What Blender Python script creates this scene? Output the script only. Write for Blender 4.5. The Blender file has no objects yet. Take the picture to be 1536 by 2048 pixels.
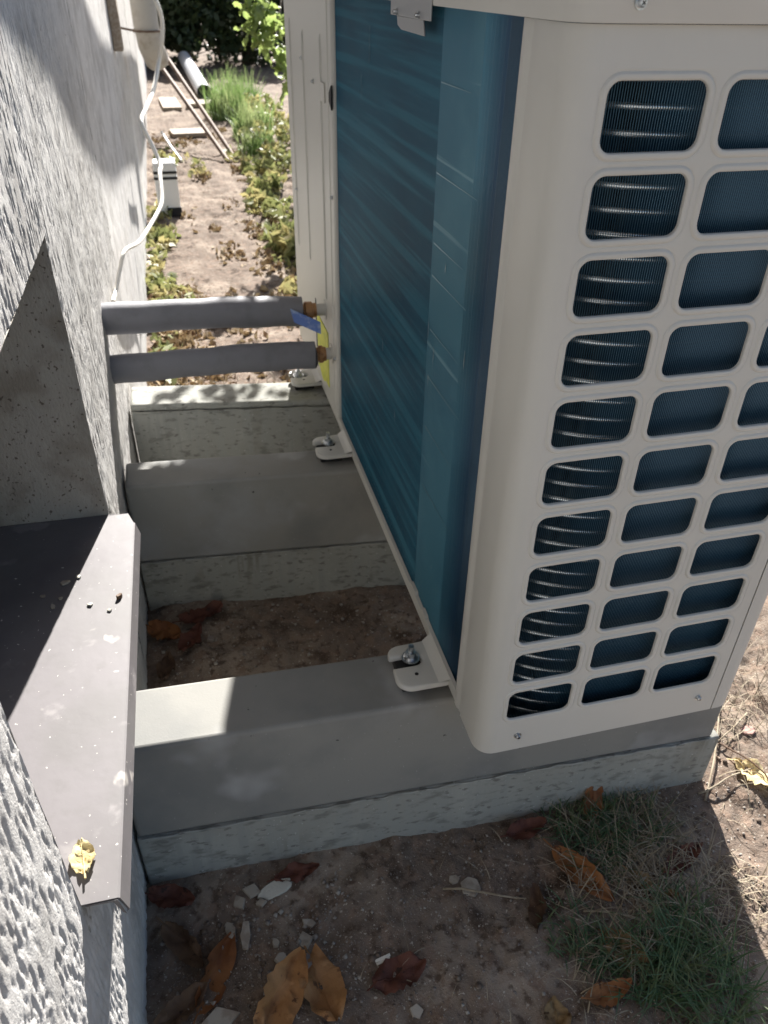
import bpy, math, random
import numpy as np
from mathutils import Vector, Matrix
random.seed(7); RNG=np.random.default_rng(11)
S=0.06; G=-5.2                      # one unit of layout = 6 cm; G = ground level in units
def W(x,y,z): return Vector((x*S,y*S,(z-G)*S))
sc=bpy.context.scene
# ---------------------------------------------------------------- camera, sky, sun, exposure
cd=bpy.data.cameras.new('camera'); cam=bpy.data.objects.new('camera',cd); sc.collection.objects.link(cam); sc.camera=cam
def cam_rot(p,y,r):
    cy,sy=math.cos(y),math.sin(y);cp,sp=math.cos(p),math.sin(p)
    f=np.array([sy*cp,cy*cp,-sp]);ri=np.array([cy,-sy,0.]);d=np.cross(f,ri)
    cr,sr=math.cos(r),math.sin(r)
    return cr*ri+sr*d,-sr*ri+cr*d,f
ri,dn,fw=cam_rot(.610373,.259101,-.020418)
M=Matrix.Identity(4)
for i in range(3): M[i][0]=ri[i];M[i][1]=-dn[i];M[i][2]=-fw[i]
M.translation=W(-4.45166,-8.85097,12.59082); cam.matrix_world=M
cd.sensor_fit='HORIZONTAL'; cd.sensor_width=36; cd.lens=36*1535.16/1536
cd.clip_start=.01; cd.clip_end=900
cd.dof.use_dof=True; cd.dof.focus_distance=.78; cd.dof.aperture_fstop=15
sc.render.resolution_x=768; sc.render.resolution_y=1024
LD=Vector((-.335,-1.42,-1.0)).normalized()           # the way sunlight travels
wd=bpy.data.worlds.new('World'); sc.world=wd; wd.use_nodes=True
nt=wd.node_tree; bg=nt.nodes['Background']; sky=nt.nodes.new('ShaderNodeTexSky'); sky.sky_type='NISHITA'
sky.sun_disc=False; sky.sun_elevation=math.asin(-LD.z); sky.sun_rotation=math.atan2(-LD.x,-LD.y)
sky.dust_density=1.5; sky.ozone_density=1.0
nt.links.new(sky.outputs[0],bg.inputs[0]); bg.inputs[1].default_value=.055
sl=bpy.data.lights.new('sun','SUN'); sl.energy=5.0; sl.angle=math.radians(.53); sl.color=(1,.965,.915)
so=bpy.data.objects.new('sun',sl); sc.collection.objects.link(so); so.rotation_euler=LD.to_track_quat('-Z','Y').to_euler(); so.location=(2,6,6)
sc.view_settings.view_transform='Standard'; sc.view_settings.look='None'; sc.view_settings.gamma=1
sc.view_settings.exposure=1.75
sc.render.engine='CYCLES'

# ---------------------------------------------------------------- helpers
col=sc.collection; ORG={}
def tag(o,label=None,cat=None,group=None,kind=None):
    if label: o['label']=label
    if cat: o['category']=cat
    if group: o['group']=group
    if kind: o['kind']=kind
    return o
def thing(name,label,cat,loc,group=None):
    o=bpy.data.objects.new(name,None); col.objects.link(o); o.location=W(*loc); ORG[o.name]=W(*loc)
    o.empty_display_size=.05
    return tag(o,label,cat,group)
class MB:
    def __init__(s): s.v=[];s.f=[];s.m=[]
    def add(s,v,f,m=0):
        b=len(s.v); s.v+= [tuple(map(float,p)) for p in v]; s.f+=[tuple(b+i for i in q) for q in f]; s.m+=[m]*len(f)
    def box(s,x0,x1,y0,y1,z0,z1,m=0,shy=0.):
        v=[(x,y+shy*x,z) for z in (z0,z1) for y in (y0,y1) for x in (x0,x1)]
        s.add(v,[(0,2,3,1),(4,5,7,6),(0,1,5,4),(2,6,7,3),(0,4,6,2),(1,3,7,5)],m)
    def obox(s,c,ax,ay,az,m=0):
        c=Vector(c);ax=Vector(ax);ay=Vector(ay);az=Vector(az)
        v=[c+i*ax+j*ay+k*az for k in (-1,1) for j in (-1,1) for i in (-1,1)]
        s.add(v,[(0,2,3,1),(4,5,7,6),(0,1,5,4),(2,6,7,3),(0,4,6,2),(1,3,7,5)],m)
    def tube(s,pts,r,n=12,caps=True,m=0,inner=None):
        pts=[Vector(p) for p in pts]; rs=r if isinstance(r,(list,tuple)) else [r]*len(pts)
        v=[];f=[]; up=None
        for i,p in enumerate(pts):
            d=(pts[min(i+1,len(pts)-1)]-pts[max(i-1,0)]).normalized()
            if up is None:
                up=d.orthogonal().normalized()
            up=(up-d*up.dot(d)).normalized(); sd=d.cross(up)
            for k in range(n):
                a=2*math.pi*k/n; v.append(p+(up*math.cos(a)+sd*math.sin(a))*rs[i])
        for i in range(len(pts)-1):
            for k in range(n): f.append((i*n+k,i*n+(k+1)%n,(i+1)*n+(k+1)%n,(i+1)*n+k))
        if caps: f.append(tuple(range(n))[::-1]); f.append(tuple((len(pts)-1)*n+k for k in range(n)))
        s.add(v,f,m)
    def prism(s,poly,axis,a,b,m=0):
        # poly: 2D list in the two other axes (order x,y,z without axis)
        def P(q,t):
            q=list(q); q.insert(axis,t); return q
        n=len(poly); v=[P(q,a) for q in poly]+[P(q,b) for q in poly]
        f=[tuple(range(n)),tuple(range(n,2*n))[::-1]]+[(i,i+n,(i+1)%n+n,(i+1)%n) for i in range(n)]
        s.add(v,f,m)
    def build(s,name,mats,parent=None,smooth=None,bevel=None,seg=2,fixn=True):
        me=bpy.data.meshes.new(name)
        o=ORG[parent.name] if parent else Vector((0,0,0))
        if parent is None:
            a=np.array(s.v); c=a.mean(0); o=W(c[0],c[1],a[:,2].min())
        me.from_pydata([W(*p)-o for p in s.v],[],s.f)
        mats=mats if isinstance(mats,(list,tuple)) else [mats]
        for m in mats: me.materials.append(m)
        if len(mats)>1: me.polygons.foreach_set('material_index',s.m)
        if fixn:
            import bmesh
            bm=bmesh.new(); bm.from_mesh(me); bmesh.ops.recalc_face_normals(bm,faces=bm.faces); bm.to_mesh(me); bm.free()
        if smooth is not None:
            me.polygons.foreach_set('use_smooth',[True]*len(me.polygons)); me.set_sharp_from_angle(angle=math.radians(smooth))
        me.update()
        ob=bpy.data.objects.new(name,me); col.objects.link(ob)
        ORG[ob.name]=o
        if parent: ob.parent=parent
        else: ob.location=o
        if bevel:
            b=ob.modifiers.new('bevel','BEVEL'); b.width=bevel*S; b.segments=seg; b.limit_method='ANGLE'; b.angle_limit=math.radians(40)
        return ob
def npmesh(name,V,F,mats,parent=None,mi=None,smooth=False,origin=None):
    """V (n,3) in units, F (m,k) ints"""
    V=np.asarray(V,float); o=ORG[parent.name] if parent else W(*(origin if origin is not None else (V[:,0].mean(),V[:,1].mean(),V[:,2].min())))
    P=np.empty_like(V); P[:,0]=V[:,0]*S-o.x; P[:,1]=V[:,1]*S-o.y; P[:,2]=(V[:,2]-G)*S-o.z
    me=bpy.data.meshes.new(name); F=np.asarray(F); k=F.shape[1]
    me.vertices.add(len(P)); me.vertices.foreach_set('co',P.ravel())
    me.loops.add(F.size); me.loops.foreach_set('vertex_index',F.ravel().astype(np.int32))
    me.polygons.add(len(F)); me.polygons.foreach_set('loop_start',np.arange(0,F.size,k,dtype=np.int32)); 
    for m in (mats if isinstance(mats,(list,tuple)) else [mats]): me.materials.append(m)
    if mi is not None: me.polygons.foreach_set('material_index',np.asarray(mi,np.int32))
    me.update(calc_edges=True)
    if smooth: me.polygons.foreach_set('use_smooth',[True]*len(F))
    ob=bpy.data.objects.new(name,me); col.objects.link(ob); ORG[ob.name]=o
    if parent: ob.parent=parent
    else: ob.location=o
    return ob
def vnoise(x,y,seed=0):
    r=np.random.default_rng(seed); T=r.random((256,256))
    xi=np.floor(x).astype(int);yi=np.floor(y).astype(int);fx=x-xi;fy=y-yi
    fx=fx*fx*(3-2*fx);fy=fy*fy*(3-2*fy)
    a=T[xi%256,yi%256];b=T[(xi+1)%256,yi%256];c=T[xi%256,(yi+1)%256];d=T[(xi+1)%256,(yi+1)%256]
    return (a*(1-fx)+b*fx)*(1-fy)+(c*(1-fx)+d*fx)*fy-.5
def fbm(x,y,oct=4,seed=0):
    return sum(vnoise(x*2**i+7.3*i,y*2**i+3.1*i,seed+i)/2**i for i in range(oct))

# ---------------------------------------------------------------- materials
def mat(name,base,rough=.6,metal=0.,var=None,bump=None,spots=None,coat=0.,transl=0.,stretch=(1,1,1),spec=.5):
    """var=(colour2,scale,contrast) blotches; spots=list of (colour,scale,threshold,stretch); bump=list of (scale,strength,dist,stretch)"""
    m=bpy.data.materials.new(name); m.use_nodes=True; n=m.node_tree.nodes; l=m.node_tree.links; b=n['Principled BSDF']
    b.inputs['Roughness'].default_value=rough; b.inputs['Metallic'].default_value=metal
    b.inputs['Specular IOR Level'].default_value=spec
    if coat: b.inputs['Coat Weight'].default_value=coat; b.inputs['Coat Roughness'].default_value=.25
    geo=n.new('ShaderNodeNewGeometry')
    def vec(st):
        mp=n.new('ShaderNodeMapping'); l.new(geo.outputs['Position'],mp.inputs[0]); mp.inputs['Scale'].default_value=st; return mp.outputs[0]
    def noise(scale,st,det=5,rg=.55):
        t=n.new('ShaderNodeTexNoise'); t.inputs['Scale'].default_value=scale; t.inputs['Detail'].default_value=det; t.inputs['Roughness'].default_value=rg
        l.new(vec(st),t.inputs['Vector']); return t.outputs['Fac']
    def ramp(fac,lo,hi):
        r=n.new('ShaderNodeMapRange'); r.inputs[1].default_value=lo; r.inputs[2].default_value=hi; r.interpolation_type='SMOOTHSTEP'
        l.new(fac,r.inputs[0]); return r.outputs[0]
    def mix(f,a,c):
        x=n.new('ShaderNodeMix'); x.data_type='RGBA'; l.new(f,x.inputs[0])
        for s_,v in ((6,a),(7,c)):
            if isinstance(v,tuple): x.inputs[s_].default_value=(*v,1)
            else: l.new(v,x.inputs[s_])
        return x.outputs[2]
    c=tuple(base)
    if var:
        vs=var if isinstance(var,list) else [var]
        for (c2,sc_,lo,hi,*st) in vs:
            c=mix(ramp(noise(sc_,st[0] if st else (1,1,1)),lo,hi),c,tuple(c2))
    if spots:
        for (c2,sc_,lo,hi,st) in spots:
            c=mix(ramp(noise(sc_,st,3,.5),lo,hi),c,tuple(c2))
    if isinstance(c,tuple): b.inputs['Base Color'].default_value=(*c,1)
    else: l.new(c,b.inputs['Base Color'])
    if bump:
        prev=None
        for (sc_,stg,dist,st) in bump:
            bn=n.new('ShaderNodeBump'); bn.inputs['Strength'].default_value=stg; bn.inputs['Distance'].default_value=dist
            l.new(noise(sc_,st,4,.6),bn.inputs['Height'])
            if prev: l.new(prev,bn.inputs['Normal'])
            prev=bn.outputs[0]
        l.new(prev,b.inputs['Normal'])
    if transl:
        tr=n.new('ShaderNodeBsdfTranslucent'); ms=n.new('ShaderNodeMixShader'); ms.inputs[0].default_value=transl
        if isinstance(c,tuple): tr.inputs[0].default_value=(*c,1)
        else: l.new(c,tr.inputs[0])
        l.new(b.outputs[0],ms.inputs[1]); l.new(tr.outputs[0],ms.inputs[2]); l.new(ms.outputs[0],n['Material Output'].inputs[0])
    return m
I=(1,1,1)
PLASTER=mat('wall_plaster',(.58,.565,.545),.9,var=[((.44,.425,.405),9,.42,.66),((.66,.645,.62),30,.5,.72)],spots=[((.30,.28,.26),95,.69,.74,(1,1,.8))],
    bump=[(420,.75,.0012,(1,1,.8)),(900,.6,.0006,I)],spec=.2)
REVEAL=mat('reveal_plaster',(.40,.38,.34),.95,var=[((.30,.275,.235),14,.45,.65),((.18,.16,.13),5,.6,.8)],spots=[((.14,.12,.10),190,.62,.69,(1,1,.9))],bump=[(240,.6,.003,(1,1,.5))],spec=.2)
SILL=mat('sill_metal',(.135,.127,.127),.52,var=[((.155,.143,.148),7,.42,.62),((.14,.13,.132),40,.5,.7),((.22,.205,.205),15,.60,.68),((.10,.09,.094),3,.5,.7)],
    spots=[((.55,.52,.48),150,.70,.735,I),((.42,.39,.36),26,.68,.75,(1,.7,1))],bump=[(35,.15,.002,I)],spec=.4)
CAP=mat('smooth_concrete',(.25,.245,.225),.75,var=[((.20,.20,.19),6,.4,.65),((.30,.305,.305),3.2,.5,.7)],spots=[((.5,.49,.46),330,.72,.76,I),((.16,.15,.135),420,.72,.78,I),((.38,.38,.375),7,.58,.74,(1,1,1)),((.08,.08,.075),75,.74,.755,I)],
    bump=[(400,.25,.0008,I),(12,.2,.003,I)],spec=.35)
BASEC=mat('rough_concrete',(.30,.30,.27),.9,var=[((.35,.35,.32),5,.45,.65),((.22,.215,.185),4,.55,.72),((.30,.305,.28),60,.45,.6,(1,1,.08))],
    spots=[((.20,.20,.18),50,.53,.72,(.6,.6,1.3)),((.175,.17,.155),100,.58,.70,(.65,.65,1.3)),((.46,.46,.44),210,.68,.73,I)],bump=[(85,.35,.002,(.6,.6,1.4)),(300,.3,.001,(1,1,.2))],spec=.25)
DIRT=mat('soil',(.155,.12,.095),.95,var=[((.265,.215,.17),5,.45,.62),((.075,.052,.038),11,.52,.66),((.20,.145,.11),40,.5,.62)],
    spots=[((.42,.38,.32),190,.66,.70,I),((.10,.072,.054),70,.52,.70,I),((.36,.31,.26),520,.64,.7,I)],bump=[(60,.6,.006,I),(260,.6,.003,I)],spec=.15)
CREAM=mat('cream_powder_coat',(.53,.52,.48),.42,var=((.56,.55,.51),3,.4,.7),bump=[(900,.12,.0004,I)],spec=.45)
CREAM2=mat('cream_powder_coat_back',(.53,.52,.48),.38,bump=[(900,.12,.0004,I)],spec=.45)
FIN=mat('blue_fin_coating',(.008,.088,.150),.4,.2,var=[((.006,.068,.122),4,.4,.65,(1,1,1)),((.018,.13,.20),75,.46,.62,(.02,.02,1)),((.035,.165,.24),24,.56,.66,(.02,.02,1))],spec=.3)  # level pale streaks painted in for reflections off the tube rows
FIN2=mat('blue_fin_painted_sheen',(.055,.195,.275),.4,.25,var=[((.035,.155,.235),5,.45,.6),((.15,.31,.39),60,.64,.70,(.02,.02,1))],spec=.6)  # paler copy of the fin blue, painting brighter reflected light and tube lines
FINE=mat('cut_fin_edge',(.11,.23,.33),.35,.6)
FIN3=mat('blue_fin_painted_shade',(.009,.045,.088),.3,.4,var=((.013,.055,.10),6,.45,.6),spec=.6)  # darker copy of the fin blue, painting the shade in bend and grille
TUBE=mat('coil_tube',(.55,.60,.62),.22,1.)
BLACK=mat('black_rubber',(.015,.015,.016),.7)
DARKIN=mat('dark_interior',(.012,.013,.015),.8)
ZINC=mat('zinc_steel',(.62,.65,.67),.28,1.,var=((.40,.42,.44),220,.45,.6),bump=[(500,.3,.0005,I)])
DULL=mat('dull_steel',(.42,.42,.42),.45,.9)
LAG=mat('pipe_insulation',(.215,.215,.235),.62,var=((.185,.185,.20),18,.45,.65),bump=[(22,.3,.003,I),(260,.25,.0008,I)],spec=.35)
BRASS=mat('brass_fitting',(.42,.235,.11),.42,.35,var=((.28,.14,.06),60,.45,.6))
BLUE=mat('blue_plastic',(.10,.19,.52),.4,var=((.30,.40,.62),40,.5,.65))
YEL=mat('yellow_label',(.62,.62,.05),.5,var=((.50,.53,.04),60,.45,.6))
WHITE=mat('white_plastic',(.80,.79,.76),.45)
GREYP=mat('grey_pipe_plastic',(.52,.53,.56),.4)
WIRE=mat('white_cable',(.78,.75,.68),.5)
WOOD=mat('weathered_board',(.30,.235,.175),.85,var=((.40,.34,.27),20,.4,.65,(6,1,6)),bump=[(60,.4,.002,(6,1,6))])
RODM=mat('rusty_rod',(.20,.145,.11),.7,.2,var=((.12,.07,.045),50,.45,.6))
DOWN=mat('downpipe_paint',(.50,.47,.42),.6,var=((.36,.31,.25),12,.5,.7))
def leafmat(nm,a,b,c2,tr=.12): return mat(nm,a,.62,var=[(b,28,.45,.62),(c2,75,.60,.68)],bump=[(120,.5,.003,I)],transl=tr,spec=.3)
L_OR=leafmat('leaf_orange',(.27,.115,.042),(.20,.075,.028),(.09,.035,.015))
L_TAN=leafmat('leaf_tan_orange',(.38,.20,.085),(.30,.145,.055),(.13,.06,.03))
L_YB=leafmat('leaf_yellow_brown',(.27,.18,.085),(.19,.115,.05),(.10,.05,.02))
L_RU=leafmat('leaf_rust',(.125,.046,.03),(.09,.032,.022),(.04,.018,.013))
L_BR=leafmat('leaf_brown',(.13,.078,.045),(.08,.045,.028),(.045,.022,.014))
L_YE=leafmat('leaf_yellow',(.66,.57,.32),(.55,.44,.22),(.28,.16,.05),.2)
L_CR=leafmat('leaf_cream',(.72,.60,.34),(.62,.48,.25),(.35,.22,.09),.2)
GREEN_L=mat('lit_leaf',(.24,.32,.10),.45,var=((.32,.40,.13),25,.4,.6),transl=.5)
GREEN_M=mat('weed_leaf',(.22,.24,.09),.6,var=((.42,.37,.17),6,.45,.6),transl=.35)
GREEN_D=mat('hedge_leaf',(.035,.055,.022),.55,var=((.06,.085,.03),4,.4,.65),transl=.15)
GRASS=mat('grass_blade',(.060,.12,.050),.55,var=((.11,.14,.06),30,.45,.6),transl=.25)
STRAW=mat('dry_straw',(.30,.25,.175),.75,var=((.22,.17,.11),60,.45,.6))
DIRTLIT=mat('litter',(.30,.21,.11),.85,var=[((.42,.33,.20),25,.45,.6),((.14,.08,.045),40,.5,.62)],transl=.15)
CHIPM=mat('plaster_chip',(.34,.30,.245),.9,var=((.26,.215,.17),60,.45,.6),bump=[(300,.4,.001,I)])
CHIPW=mat('white_plaster_chip',(.52,.50,.43),.9,bump=[(250,.6,.002,I)])
STONE=mat('pebble_stone',(.34,.31,.27),.85,var=((.20,.17,.15),30,.4,.6))
BARK=mat('tree_bark',(.10,.075,.05),.9,bump=[(40,.6,.01,(1,1,.3))])
GLASSD=mat('cellar_window_pane',(.02,.022,.025),.15)

# ---------------------------------------------------------------- ground
def gh(x,y):
    h=.22*fbm(x*.55,y*.55,3,3)+.10*fbm(x*2.4,y*2.4,4,13)
    h+=.05*np.abs(fbm(x*6,y*6,3,29))
    near=np.exp(-((y-1.4)/1.2)**2)*.05
    return G+h*np.where(y>60,1.6,1.)+near-.02
def gz(x,y): return float(gh(np.array([x*1.]),np.array([y*1.]))[0])
xs=np.concatenate([[-1200,-400,-150,-60,-25,-12],np.arange(-7.6,12,.085),np.arange(12.3,40,1.2),[50,80,150,400,1200]])
ys=np.concatenate([[-1200,-400,-100,-30,-14],np.arange(-8,24,.09),np.arange(24.3,110,.45),np.arange(111,260,2.),[300,500,1200,4000]])
X,Y=np.meshgrid(xs,ys,indexing='ij'); Z=gh(X,Y); nx,ny=X.shape
idx=np.arange(nx*ny).reshape(nx,ny)
F=np.stack([idx[:-1,:-1],idx[1:,:-1],idx[1:,1:],idx[:-1,1:]],-1).reshape(-1,4)
g=npmesh('ground',np.stack([X,Y,Z],-1).reshape(-1,3),F,DIRT,smooth=True,origin=(0,0,G)); tag(g,kind='structure')

# ---------------------------------------------------------------- house wall with low niche
WX=-7.2; NY0,NY1,NZ0,NZ1=-1.9,8.62,.98,8.05
wall=thing('house_wall','grey textured plaster house wall with a low niche, running along the left side','wall',(WX,10,G))
def grooves(Yg,Zg,n,seed,ly=.045,lz=.20,amp=.10):
    """worm-track plaster: short vertical scratches stamped in a height grid"""
    H=np.zeros_like(Yg); r=np.random.default_rng(seed)
    y0=Yg[0,0];z0=Zg[0,0];dy=Yg[1,0]-Yg[0,0];dz=Zg[0,1]-Zg[0,0]; ny,nz=Yg.shape
    for k in range(n):
        cy=r.uniform(0,ny);cz=r.uniform(0,nz);L=lz*r.uniform(.3,1.7)/dz;w=max(.8,ly*.8*r.uniform(.4,1.3)/dy);sl_=r.normal(0,.07)
        a=max(int(cy-3*w-L*abs(sl_)-1),0);b=min(int(cy+3*w+L*abs(sl_)+2),ny);c=max(int(cz-L-2),0);d=min(int(cz+L+3),nz)
        if a>=b or c>=d: continue
        gy,gzz=np.mgrid[a:b,c:d]; t=(gzz-cz)/L; off=(gy-cy-sl_*(gzz-cz)-w*.6*np.sin(t*3+k))/w
        H[a:b,c:d]=np.minimum(H[a:b,c:d],-amp*r.uniform(.4,1)*np.exp(-off**4)*np.clip(1-t**2,0,1)**.5)
    return H
def wall_patch(y0,y1,z0,z1,dy,dz,n,seed,name,keep=None,amp=.10):
    ya=np.linspace(y0,y1,int((y1-y0)/dy)+1);za=np.linspace(z0,z1,int((z1-z0)/dz)+1);Yg,Zg=np.meshgrid(ya,za,indexing='ij')
    H=grooves(Yg,Zg,n,seed,amp=amp)+.0016*fbm(Yg*13,Zg*12,3,5)+np.random.default_rng(seed).normal(0,.0016,Yg.shape)*min(1,dy/.034)+.03*fbm(Yg*.4+30,Zg*.4+30,2,9)
    V=np.stack([WX+H,Yg,Zg],-1).reshape(-1,3); a,b=Yg.shape; idx=np.arange(a*b).reshape(a,b)
    F=np.stack([idx[:-1,:-1],idx[1:,:-1],idx[1:,1:],idx[:-1,1:]],-1).reshape(-1,4)
    if keep is not None:
        cy=V[F,1].mean(1);cz=V[F,2].mean(1);F=F[keep(cy,cz)]
        used=np.unique(F); mp=-np.ones(len(V),int); mp[used]=np.arange(len(used)); V=V[used];F=mp[F]
    return npmesh(name,V,F,PLASTER,parent=wall,smooth=True)
wall_patch(-8,9.0,-5.6,14.5,.034,.055,6500,5,'plaster_face',keep=lambda y,z:~((y>NY0)&(y<NY1)&(z>NZ0)&(z<NZ1)),amp=.034)
wall_patch(9.0,24,-5.6,14.5,.045,.07,6500,8,'plaster_face',amp=.026)
wall_patch(24,90,-5.6,14.5,.18,.2,5000,6,'plaster_face',amp=.03)
m=MB(); m.add([(WX,90,-6),(WX,225,-6),(WX,225,60),(WX,90,60)],[(0,1,2,3)])
m.add([(WX,-40,14.5),(WX,90,14.5),(WX,90,60),(WX,-40,60)],[(0,1,2,3)]); m.add([(WX,-40,-6),(WX,-8,-6),(WX,-8,14.5),(WX,-40,14.5)],[(0,1,2,3)])
m.add([(WX,225,-6),(-60,225,-6),(-60,225,60),(WX,225,60)],[(0,1,2,3)]); m.add([(WX,-40,60),(WX,225,60),(-60,225,60),(-60,-40,60)],[(0,1,2,3)])
m.add([(WX,-40,-6),(-60,-40,-6),(-60,-40,60),(WX,-40,60)],[(0,1,2,3)]); m.add([(-60,-40,-6),(-60,225,-6),(-60,225,60),(-60,-40,60)],[(0,1,2,3)])
m.build('wall_body',PLASTER,wall,fixn=False)
def reveal(name,fn,nu,nv,seed):
    u,v=np.meshgrid(np.linspace(0,1,nu),np.linspace(0,1,nv),indexing='ij'); P=fn(u,v,.03*fbm(u*nu/6,v*nv/9,3,seed))
    idx=np.arange(nu*nv).reshape(nu,nv); F=np.stack([idx[:-1,:-1],idx[1:,:-1],idx[1:,1:],idx[:-1,1:]],-1).reshape(-1,4)
    npmesh(name,P.reshape(-1,3),F,REVEAL,parent=wall,smooth=True)
ND=6.2
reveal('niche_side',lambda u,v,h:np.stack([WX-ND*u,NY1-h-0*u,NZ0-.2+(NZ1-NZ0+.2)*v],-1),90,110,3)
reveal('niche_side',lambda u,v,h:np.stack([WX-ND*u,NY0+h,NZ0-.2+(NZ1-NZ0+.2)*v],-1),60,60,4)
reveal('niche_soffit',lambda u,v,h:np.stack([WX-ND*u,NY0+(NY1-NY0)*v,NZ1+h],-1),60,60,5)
m=MB(); m.box(WX-ND-.6,WX-ND-.2,NY0-.4,NY1+.4,NZ0-.6,NZ1+.4); m.build('cellar_window',GLASSD,wall)
m=MB()
for (a,b,c,d) in ((NY0,NY1,NZ0,NZ0+.8),(NY0,NY1,NZ1-.8,NZ1),(NY0,NY0+.8,NZ0+.8,NZ1-.8),(NY1-.8,NY1,NZ0+.8,NZ1-.8),(3,3.7,NZ0+.8,NZ1-.8)): m.box(WX-ND-.2,WX-ND+.35,a+.01,b-.01,c+.01,d-.01)
m.build('window_frame',DOWN,wall,bevel=.05)

# metal sill on the niche
sill=thing('metal_window_sill','brown grey folded metal sill, dusty and half sunlit, sticking out of the wall niche','window sill',(-7.2,3.3,.6))
m=MB(); xo=-6.56; zt=.995
prof=[(-13.2,1.12),(xo-.02,zt),(xo+.015,zt-.02),(xo+.10,.62),(xo+.05,.56),(xo+.07,.62),(xo-.02,zt-.05),(-13.2,1.07)]
def skew(y,x):  # outer edge runs very slightly towards the wall on the near side
    return x-(.10 if x>-7.1 else 0)*(8.2-y)/10
n=len(prof);vv=[];ff=[]
stations=[-1.87,-1.0,3,8.15]
for y in stations: vv+=[(skew(y,x),y,z) for x,z in prof]
for k in range(len(stations)-1):
    for i in range(n): ff.append((k*n+i,(k+1)*n+i,(k+1)*n+(i+1)%n,k*n+(i+1)%n))
ff+=[tuple(range(n)),tuple(range((len(stations)-1)*n,len(stations)*n))]
m.add(vv,ff)
# far corner, cut obliquely back to the wall
m.add([(xo-.02,8.15,zt),(-6.72,8.58,1.0),(-7.25,8.60,1.02),(-13.2,8.60,1.12),(-13.2,8.15,1.12)],[(0,1,2,3,4)])
m.add([(xo-.02,8.15,zt),(-6.72,8.58,1.0),(-6.66,8.62,.62),(xo+.10,8.15,.62)],[(0,1,2,3)])
m.build('sill_sheet',SILL,sill)
m=MB(); m.add([(-7.15,-1.90,1.0),(xo-.12,-1.90,.985),(xo-.04,-1.93,.60),(xo-.10,-1.90,.62),(xo-.20,-1.885,.93),(-7.15,-1.885,.95)],[(0,1,2,3,4,5)]); m.build('end_fold',SILL,sill)
m=MB(); m.box(-13,-7.22,-1.88,8.58,.2,.96); m.build('mortar_bed',REVEAL,sill)

# ---------------------------------------------------------------- concrete supports
def footing(label,y0,y1,shy,seam,x0,x1,cap_mat=CAP):
    t=thing('concrete_footing',label,'concrete footing',(0,(y0+y1)/2,G),'concrete footings under the heat pump')
    c=MB(); c.box(x0,x1-.22,y0,y1,seam,-.35,shy=shy)
    c.build('cap',cap_mat,t,smooth=30,bevel=.10,seg=3)
    b=MB(); b.box(x0-.02,x1,y0-.035,y1+.02,-6.4,seam-.005,shy=shy); b.build('base',BASEC,t,smooth=30,bevel=.05)
    # lip of slurry squeezed out along the casting joint
    l=MB(); xx=np.arange(x0+.1,x1-.1,.22); pts=[(x,y0-.045+shy*x+.012*math.sin(9*x),seam-.012+.018*math.sin(5*x)+random.uniform(-.012,.012)) for x in xx]
    l.tube(pts,[.022+.022*random.random() for _ in pts],6); l.build('joint_lip',BASEC,t,smooth=60)
    return t
footing('near concrete beam with a sunlit left end, carrying the front foot of the unit',1.76,3.42,-.036,-3.35,-7.12,7.38)
footing('middle concrete beam with reddish dust near the second foot, between two others',11.45,12.95,-.085,-3.3,-7.12,7.5)
footing('farthest concrete beam, spotted, below the two grey pipes',16.55,18.2,-.148,-.62,-7.05,7.4,BASEC)

# ---------------------------------------------------------------- heat pump
hp=thing('heat_pump','large cream heat pump outdoor unit with blue fins and a grid of grille openings','heat pump',(2.8,11,-.35))
gx,px,wx,gz0,hz=.3953,1.5575,1.2864,11.6637,.7478
PZ1=12.2
# end panel with grille, wrapping round the corner
NA=6
def ring(x0,x1,z0,z1,off,r,y):
    x0-=off;x1+=off;z0-=off;z1+=off;r=r+off; out=[]
    for cx,cz,a0 in ((x1-r,z1-r,0),(x0+r,z1-r,90),(x0+r,z0+r,180),(x1-r,z0+r,270)):
        for k in range(NA+1):
            a=math.radians(a0+90*k/NA); out.append((cx+r*math.cos(a),y,cz+r*math.sin(a)))
    return out
m=MB(); NR=4*(NA+1)
prof=[(0.0,.035),(0.0,.01),(.008,-.012),(.015,-.018),(.058,-.020),(.076,-.014),(.088,.002),(.096,.007),(.108,.002),(.122,0.)]
gxm=(px-wx)/2; gzm=(1-hz)/2
for j in range(11):
    for i in range(3):
        x0=gx+i*px;x1=x0+wx;z1=gz0-j;z0=z1-hz; vs=[];fs=[]
        for off,y in prof: vs+=ring(x0,x1,z0,z1,off,.155,y)
        for k in range(len(prof)-1):
            for q in range(NR): fs.append((k*NR+q,k*NR+(q+1)%NR,(k+1)*NR+(q+1)%NR,(k+1)*NR+q))
        b=(len(prof)-1)*NR; c=len(vs)
        vs+=[(x1+gxm,0,z1+gzm),(x0-gxm,0,z1+gzm),(x0-gxm,0,z0-gzm),(x1+gxm,0,z0-gzm)]
        for q in range(4):
            for k in range(NA): fs.append((b+q*(NA+1)+k,b+q*(NA+1)+k+1,c+q))
            fs.append((b+q*(NA+1)+NA,b+(q+1)%4*(NA+1),c+(q+1)%4,c+q))
        m.add(vs,fs)
xl=gx-gxm; xr=gx+3*px-gxm; zt_=gz0+gzm; zb_=gz0-10-hz-gzm
R=xl+.10
def path(): # plan path from fin edge round the corner to xl
    p=[(.03,1.47),(-.06,1.47),(-.10,1.42),(-.10,1.28),(-.075,1.22),(-.075,1.12),(-.10,1.06)]
    for k in range(10): a=math.pi+math.pi/2*k/9; p.append((xl+R*math.cos(a),R+R*math.sin(a)))
    return p
pp=path(); z_lo=-.02
vs=[];fs=[]
zs=[z_lo,.0,.45,PZ1-.2,PZ1-.04,PZ1]
for z in zs:
    for (x,y) in pp: vs.append((x,y,z))
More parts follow.
